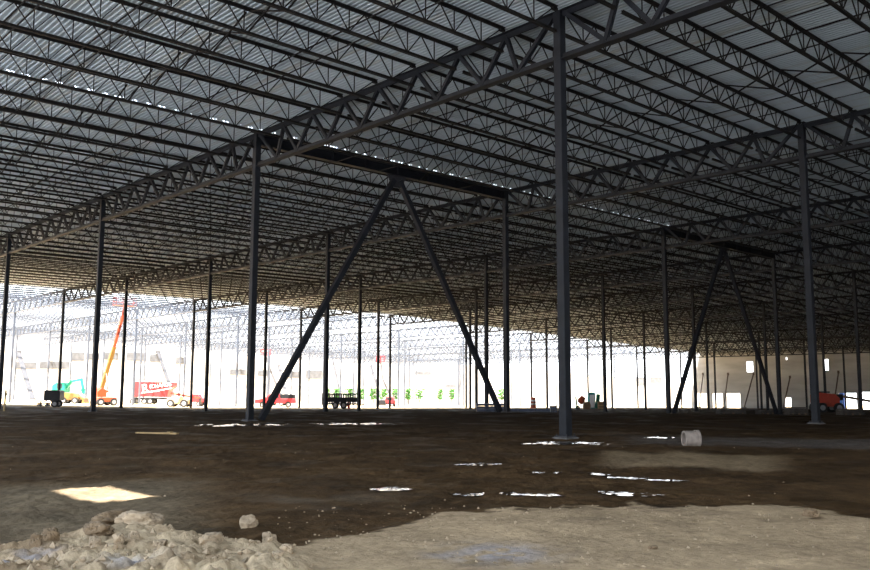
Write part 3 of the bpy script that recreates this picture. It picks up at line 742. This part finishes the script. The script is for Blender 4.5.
one('arm', 'yellow', lambda m_: m_.bar((.4, 0, 1.1), (1.6, 0, .5), .8, .15), o)
one('bucket', 'yellow', lambda m_: m_.prism([(1.4, .1), (1.5, .75), (1.65, .7), (1.7, .2), (2.1, .08)], -.85, .85), o)
for x in (-1.0, .5):
    for y in (-.7, .7): wheel(o, x, y, .42, .3)
# tan loader and red flat truck by the trailer
o, s = root_at('forklift', 180, 104, 0, 'tan rough terrain forklift standing past the tail of the red trailer', 'forklift')
one('body', 'tan', lambda m_: m_.prism([(-1.3, .4), (-1.35, 1.0), (-.6, 1.3), (.5, 1.2), (1.1, .8), (1.1, .4)], -.7, .7), o, bevel=.04)
one('cab_frame', 'tan', lambda m_: [m_.bar((x, y, 1.), (x, y, 1.75), .07, .07) for x in (-.4, .35) for y in (-.6, .6)] and m_.box((0, 0, 1.77), (.9, 1.3, .06)), o)
one('boom', 'redorange', lambda m_: m_.bar((-1.2, .3, 1.65), (2.4, .3, 1.05), .22, .22), o)
one('fork', 'black', lambda m_: (m_.box((2.4, .3, .7), (.08, .9, .8)), m_.box((2.8, .1, .34), (.8, .1, .05)), m_.box((2.8, .5, .34), (.8, .1, .05))), o)
for x in (-.85, .75):
    for y in (-.72, .72): wheel(o, x, y, .45, .3)
o, s = root_at('flatbed_truck', 192, 121, 0, 'small faded red flatbed truck behind the tan forklift', 'truck')
one('cab', 'red', lambda m_: m_.prism([(.2, .6), (.25, 1.7), (1.0, 1.7), (1.35, 1.2), (1.9, 1.1), (1.9, .6)], -.8, .8), o, bevel=.05)
one('bed', 'tan', lambda m_: m_.box((-1.0, 0, .85), (2.4, 1.7, .14)), o)
for x in (-1.2, 1.2):
    for y in (-.75, .75): wheel(o, x, y, .36, .24)
# black stake trailer
o, s = root_at('stake_trailer', 340.5, 99, 3, 'long black trailer with slatted stake sides beyond the braces', 'trailer')
o.scale = (1.05, 1, 1.2)
one('deck_board', 'black', lambda m_: m_.box((0, 0, .45), (3.9, 1.8, .14)), o)
one('stake_side', 'black', lambda m_: ([m_.box((-1.9+.25*k, -.88, .95), (.10, .06, .95)) for k in range(16)], m_.box((0, -.88, 1.40), (3.9, .07, .12)), m_.box((0, -.88, .85), (3.9, .06, .42))), o)
one('stake_side', 'black', lambda m_: ([m_.box((-1.9+.25*k, .88, .95), (.10, .06, .95)) for k in range(16)], m_.box((0, .88, 1.40), (3.9, .07, .12)), m_.box((0, .88, .85), (3.9, .06, .42))), o)
one('tongue', 'black', lambda m_: m_.bar((1.9, 0, .42), (2.6, 0, .42), .1, .1), o)
for x in (-.5, .4):
    for y in (-.95, .95): wheel(o, x, y, .34, .2)
o, s = root_at('cargo_crate', 349, 104, 0, 'small red crate in front of the black slatted trailer', 'crate')
one('crate_body', 'red', lambda m_: (m_.box((0, 0, .55), (.4, .4, .35)), m_.box((0, 0, .2), (.3, .3, .4))), o)
# red car far off
o, s = root_at('car', 390, 150, 0, 'small red car seen end-on beyond the slatted trailer', 'car')
one('body', 'red', lambda m_: m_.prism([(-.95, .45), (-.98, 1.0), (-.75, 1.15), (-.6, 1.7), (.6, 1.7), (.75, 1.15), (.98, 1.0), (.95, .45)], -2, 2), o, bevel=.05)
one('rear_window', 'glass', lambda m_: m_.box((0, -2.01, 1.38), (1.1, .03, .35)), o)
one('bumper', 'black', lambda m_: m_.box((0, -2.05, .55), (1.7, .12, .2)), o)
for x in (-.8, .8):
    for y in (-1.3, 1.3):
        b_ = MB(); b_.tube((x-.11, y, .34), (x+.11, y, .34), .34, n=16); b_.build('wheel', 'rubber', o)
o, s = root_at('generator', 381, 140, 0, 'small dark generator on skids beside the red car', 'generator')
one('housing', 'black', lambda m_: m_.box((0, 0, .75), (1.5, .9, .75)), o, bevel=.04); one('skid', 'grey', lambda m_: (m_.box((0, -.3, .2), (1.7, .12, .36)), m_.box((0, .3, .2), (1.7, .12, .36))), o)
# shrubs in front of the sunlit wall
for k, (px, w) in enumerate([(327, 1.1), (337, 1.4), (350, 1.9), (361, 1.3), (373.5, 1.9), (384, 1.4), (395, 1.2), (408, .8), (420, 2.8), (440, 1.0), (452, 1.6), (502, 2.6)]):
    D = 172; p = at_d(px, 390, D); z = gz(p.x, p.y, False)
    o = empty('shrub', (p.x, p.y, z), 0, f'green leafy shrub, {ordn(k+1)} along the row before the far wall past the first post', 'shrub', 'shrubs along the far wall')
    b_ = MB(); h0, h1 = 1.2-z-1.9, 1.2-z+.2
    for _ in range(320):
        c = Vector((max(-1, min(1, random.gauss(0, .5)))*w*.42, random.gauss(0, .5), random.uniform(h0, h1))); rt = Matrix.Rotation(random.random()*6, 3, 'Z') @ Matrix.Rotation(random.random()*3, 3, 'X')
        b_.poly([c+rt @ Vector(q) for q in ((-.22, 0, 0), (0, -.1, 0), (.22, 0, 0), (0, .1, 0))], [(0, 1, 2, 3)])
    b_.build('foliage', 'bush', o); one('stem', 'bark', lambda m_: [m_.tube((0, 0, -.1), (u, .1, h0+.9), .05, n=6) for u in (-.3, 0, .25)], o)
# stacks and small things near mid ground
def bundle(name, px, D, wpx, y0, y1, mt, lab, cat, n=4, depth=1.2):
    o, s = root_at(name, px, D, 0, lab, cat, 'material stacks')
    zt = CAM.z+(389.7-y0)*s-o.location.z; w = wpx*s; 
    for k in range(n):
        one('layer', mt, lambda m_: [m_.box((-w/2+w*(q+.5)/3, 0, zt*(k+.5)/n), (w/3-.03, depth*(1-.1*((k+q) % 2)), zt/n-.03)) for q in range(3)], o)
    one('bearer', 'wood', lambda m_: [m_.box((x, -depth*.45, .05), (.12, .12, .14)) for x in (-w*.35, 0, w*.35)], o)
bundle('steel_bundle', 490, 58, 28, 403, 410, 'bluegrey', 'blue grey bundle of steel stacked behind the foot of the slanting brace', 'steel stack')
bundle('deck_sheet_stack', 525, 55, 48, 408, 411.5, 'bluegrey', 'long low stack of deck sheets beside the second girder row', 'sheet stack', 2)
bundle('tool_box', 553, 57, 7, 405, 411.5, 'bluegrey', 'small blue steel box at the end of the long sheet stack', 'tool box', 2, .6)
bundle('lumber_pile', 677, 62, 16, 409, 413, 'debris', 'dark lumber pile at the foot of the second chevron brace', 'lumber pile', 3)
bundle('lumber_pile', 730, 66, 26, 408.5, 413, 'debris', 'long dark lumber pile below the bright doorways', 'lumber pile', 3)
bundle('lumber_pile', 764, 66, 14, 409.5, 413, 'debris', 'small dark lumber pile before the inner grey wall', 'lumber pile', 3)
bundle('pallet_stack', 795, 64, 18, 406, 414, 'debris', 'stacked dark pallets before the small low doorway', 'pallets', 5)
bundle('pallet_stack', 848, 66, 20, 407.5, 413, 'debris', 'low dark pallets beside the red boom machine', 'pallets', 4)
# small coloured cluster past the tallest post
o, s = root_at('portable_toilet', 591.3, 109, 0, 'narrow teal portable toilet beyond the tallest post', 'portable toilet')
one('cabin', 'teal', lambda m_: m_.box((0, 0, 1.05), (.85, .85, 1.9)), o, bevel=.04); one('roof', 'teal', lambda m_: m_.prism([(-.46, 2.0), (0, 2.15), (.46, 2.0)], -.46, .46), o); one('door', 'white', lambda m_: m_.box((0, -.44, 1.), (.6, .03, 1.6)), o)
o, s = root_at('sheet_panel', 597.5, 114, 8, 'upright green sheet panel leaning beside the teal portable toilet', 'panel')
one('sheet', 'green', lambda m_: m_.box((0, 0, 1.0), (.55, .08, 1.9), Matrix.Rotation(R(6), 3, 'Y')), o); one('stand', 'wood', lambda m_: m_.box((.2, .3, .35), (.7, .6, .7)), o)
o, s = root_at('wooden_crate', 600.5, 106, 0, 'brown wooden crate beside the green sheet panel', 'crate')
one('crate_body', 'wood', lambda m_: m_.box((0, 0, .5), (.65, .7, .9)), o); one('slat', 'straw', lambda m_: [m_.box((0, -.37, z), (.7, .04, .1)) for z in (.15, .5, .85)], o)
o, s = root_at('cement_mixer', 581.5, 110, 0, 'small orange and green cement mixer beyond the tallest post', 'mixer')
one('drum', 'orange', lambda m_: (m_.tube((-.1, 0, 1.0), (.25, 0, 1.55), .5, .3, n=16), m_.tube((-.1, 0, 1.0), (-.3, 0, .75), .5, .3, n=16)), o)
one('frame', 'green', lambda m_: (m_.bar((-.6, -.3, .2), (-.75, -.3, 1.6), .16, .1), m_.bar((-.6, .3, .2), (-.75, .3, 1.6), .16, .1), m_.bar((.6, 0, .05), (.3, 0, 1.2), .1, .1), m_.bar((-.6, 0, .3), (.6, 0, .3), .1, .1)), o)
for y in (-.4, .4): wheel(o, -.5, y, .22, .1)
o, s = root_at('spoil_sack', 586.5, 106, 0, 'dark brown bulk sack beside the cement mixer', 'sack')
one('sack_body', 'wood', lambda m_: m_.prism([(-.38, 0), (-.45, .5), (-.3, .9), (.3, .95), (.45, .5), (.38, 0)], -.4, .4), o, bevel=.06)
o, s = root_at('traffic_barrel', 533, 115, 0, 'small orange traffic barrel past the second girder row', 'barrel')
one('drum', 'orange', lambda m_: m_.tube((0, 0, .05), (0, 0, 1.5), .42, .33, n=16), o); one('band', 'white', lambda m_: (m_.tube((0, 0, .5), (0, 0, .7), .405, .39, n=16), m_.tube((0, 0, .95), (0, 0, 1.15), .38, .365, n=16)), o)
# survey stake by the outermost post
p = at_d(5.2, 390, 52); z = gz(p.x, p.y, False)
o = empty('survey_stake', (p.x, p.y, z), .3, 'raw lumber stake with yellow flag by the outermost post of the first row', 'stake')
one('stake', 'straw', lambda m_: m_.bar((0, 0, -.1), (.05, 0, 1.25), .11, .06), o); one('cap_ribbon', 'yellow', lambda m_: m_.box((.04, -.04, 1.0), (.14, .02, .16)), o)
# thin plank on the mud
p = at_z(157, 434.5, 0); o = empty('plank', (p.x, p.y, gz(p.x, p.y)+.03), YAW-1.9, 'thin pale plank lying flat on dark mud before the posts', 'plank')
one('board', 'straw', lambda m_: m_.box((0, 0, 0), (1.3, .12, .04)), o); one('cleat', 'straw', lambda m_: m_.box((.4, 0, .03), (.1, .14, .03)), o)
# red boom machine inside by the wall
o, s = root_at('telehandler', 826.5, 86, 0, 'red boom machine with dark wheels standing inside by the grey wall', 'telehandler')
one('body', 'redorange', lambda m_: m_.prism([(-1.35, .95), (-1.35, 1.75), (-1.0, 1.95), (.5, 1.8), (.95, 1.4), (.9, .65), (.3, .55), (-.1, .95)], -.8, .8), o, bevel=.06)
one('canopy', 'black', lambda m_: m_.box((-.6, 0, 2.0), (1.2, 1.4, .12)), o)
one('rear_panel', 'white', lambda m_: m_.box((-1.38, 0, 1.4), (.05, 1.0, .6)), o)
one('boom', 'wood', lambda m_: m_.bar((.5, -.2, 1.75), (4.6, -.2, 1.05), .32, .22), o)
one('boom_knuckle', 'black', lambda m_: m_.box((1.1, -.2, 1.5), (.6, .6, .6)), o, bevel=.05)
for x in (-.9, .75):
    for y in (-.85, .85): wheel(o, x, y, .48, .36)
# blue container outside the doorway
p = on_x(841, 396, WX+4); zg = gz(p.x, p.y, False)
o = empty('storage_container', (p.x, p.y, zg), 0, 'blue storage container outside the doorway behind the red boom machine', 'container')
one('shell', 'blue', lambda m_: ([m_.box((0, -.6+.1*k, (p.z-zg+.7)/2), (.9+.06*(k % 2), .1, p.z-zg+.7)) for k in range(13)]), o)
one('locking_bar', 'grey', lambda m_: [m_.tube((-.52, y, .3), (-.52, y, p.z-zg+.4), .03, n=6) for y in (-.4, .4)], o)

# ---------------------------------------------------------------- light
sl = bpy.data.lights.new('sun', 'SUN'); sl.energy = 46; sl.angle = R(.55); sl.color = (1, .96, .9)
so = bpy.data.objects.new('sun', sl); col.objects.link(so); so.rotation_euler = (sun_dir).to_track_quat('Z', 'Y').to_euler(); so.location = (0, 0, 60)
w = bpy.data.worlds.new('sky'); sc.world = w; w.use_nodes = True; nt = w.node_tree
bg = nt.nodes['Background']; tc = nt.nodes.new('ShaderNodeTexCoord'); sx = nt.nodes.new('ShaderNodeSeparateXYZ'); cr = nt.nodes.new('ShaderNodeValToRGB')
cr.color_ramp.elements[0].position = .0; cr.color_ramp.elements[0].color = (.95, .97, 1, 1)
cr.color_ramp.elements[1].position = .7; cr.color_ramp.elements[1].color = (.58, .76, 1, 1)
nt.links.new(tc.outputs['Generated'], sx.inputs[0]); nt.links.new(sx.outputs['Z'], cr.inputs[0]); nt.links.new(cr.outputs[0], bg.inputs['Color'])
bg.inputs['Strength'].default_value = 4.5
sc.view_settings.view_transform = 'Standard'; sc.view_settings.look = 'None'; sc.view_settings.exposure = 0
sc.cycles.max_bounces = 8; sc.cycles.diffuse_bounces = 5; sc.cycles.glossy_bounces = 3; sc.cycles.sample_clamp_indirect = 12
sc.cycles.use_denoising = True
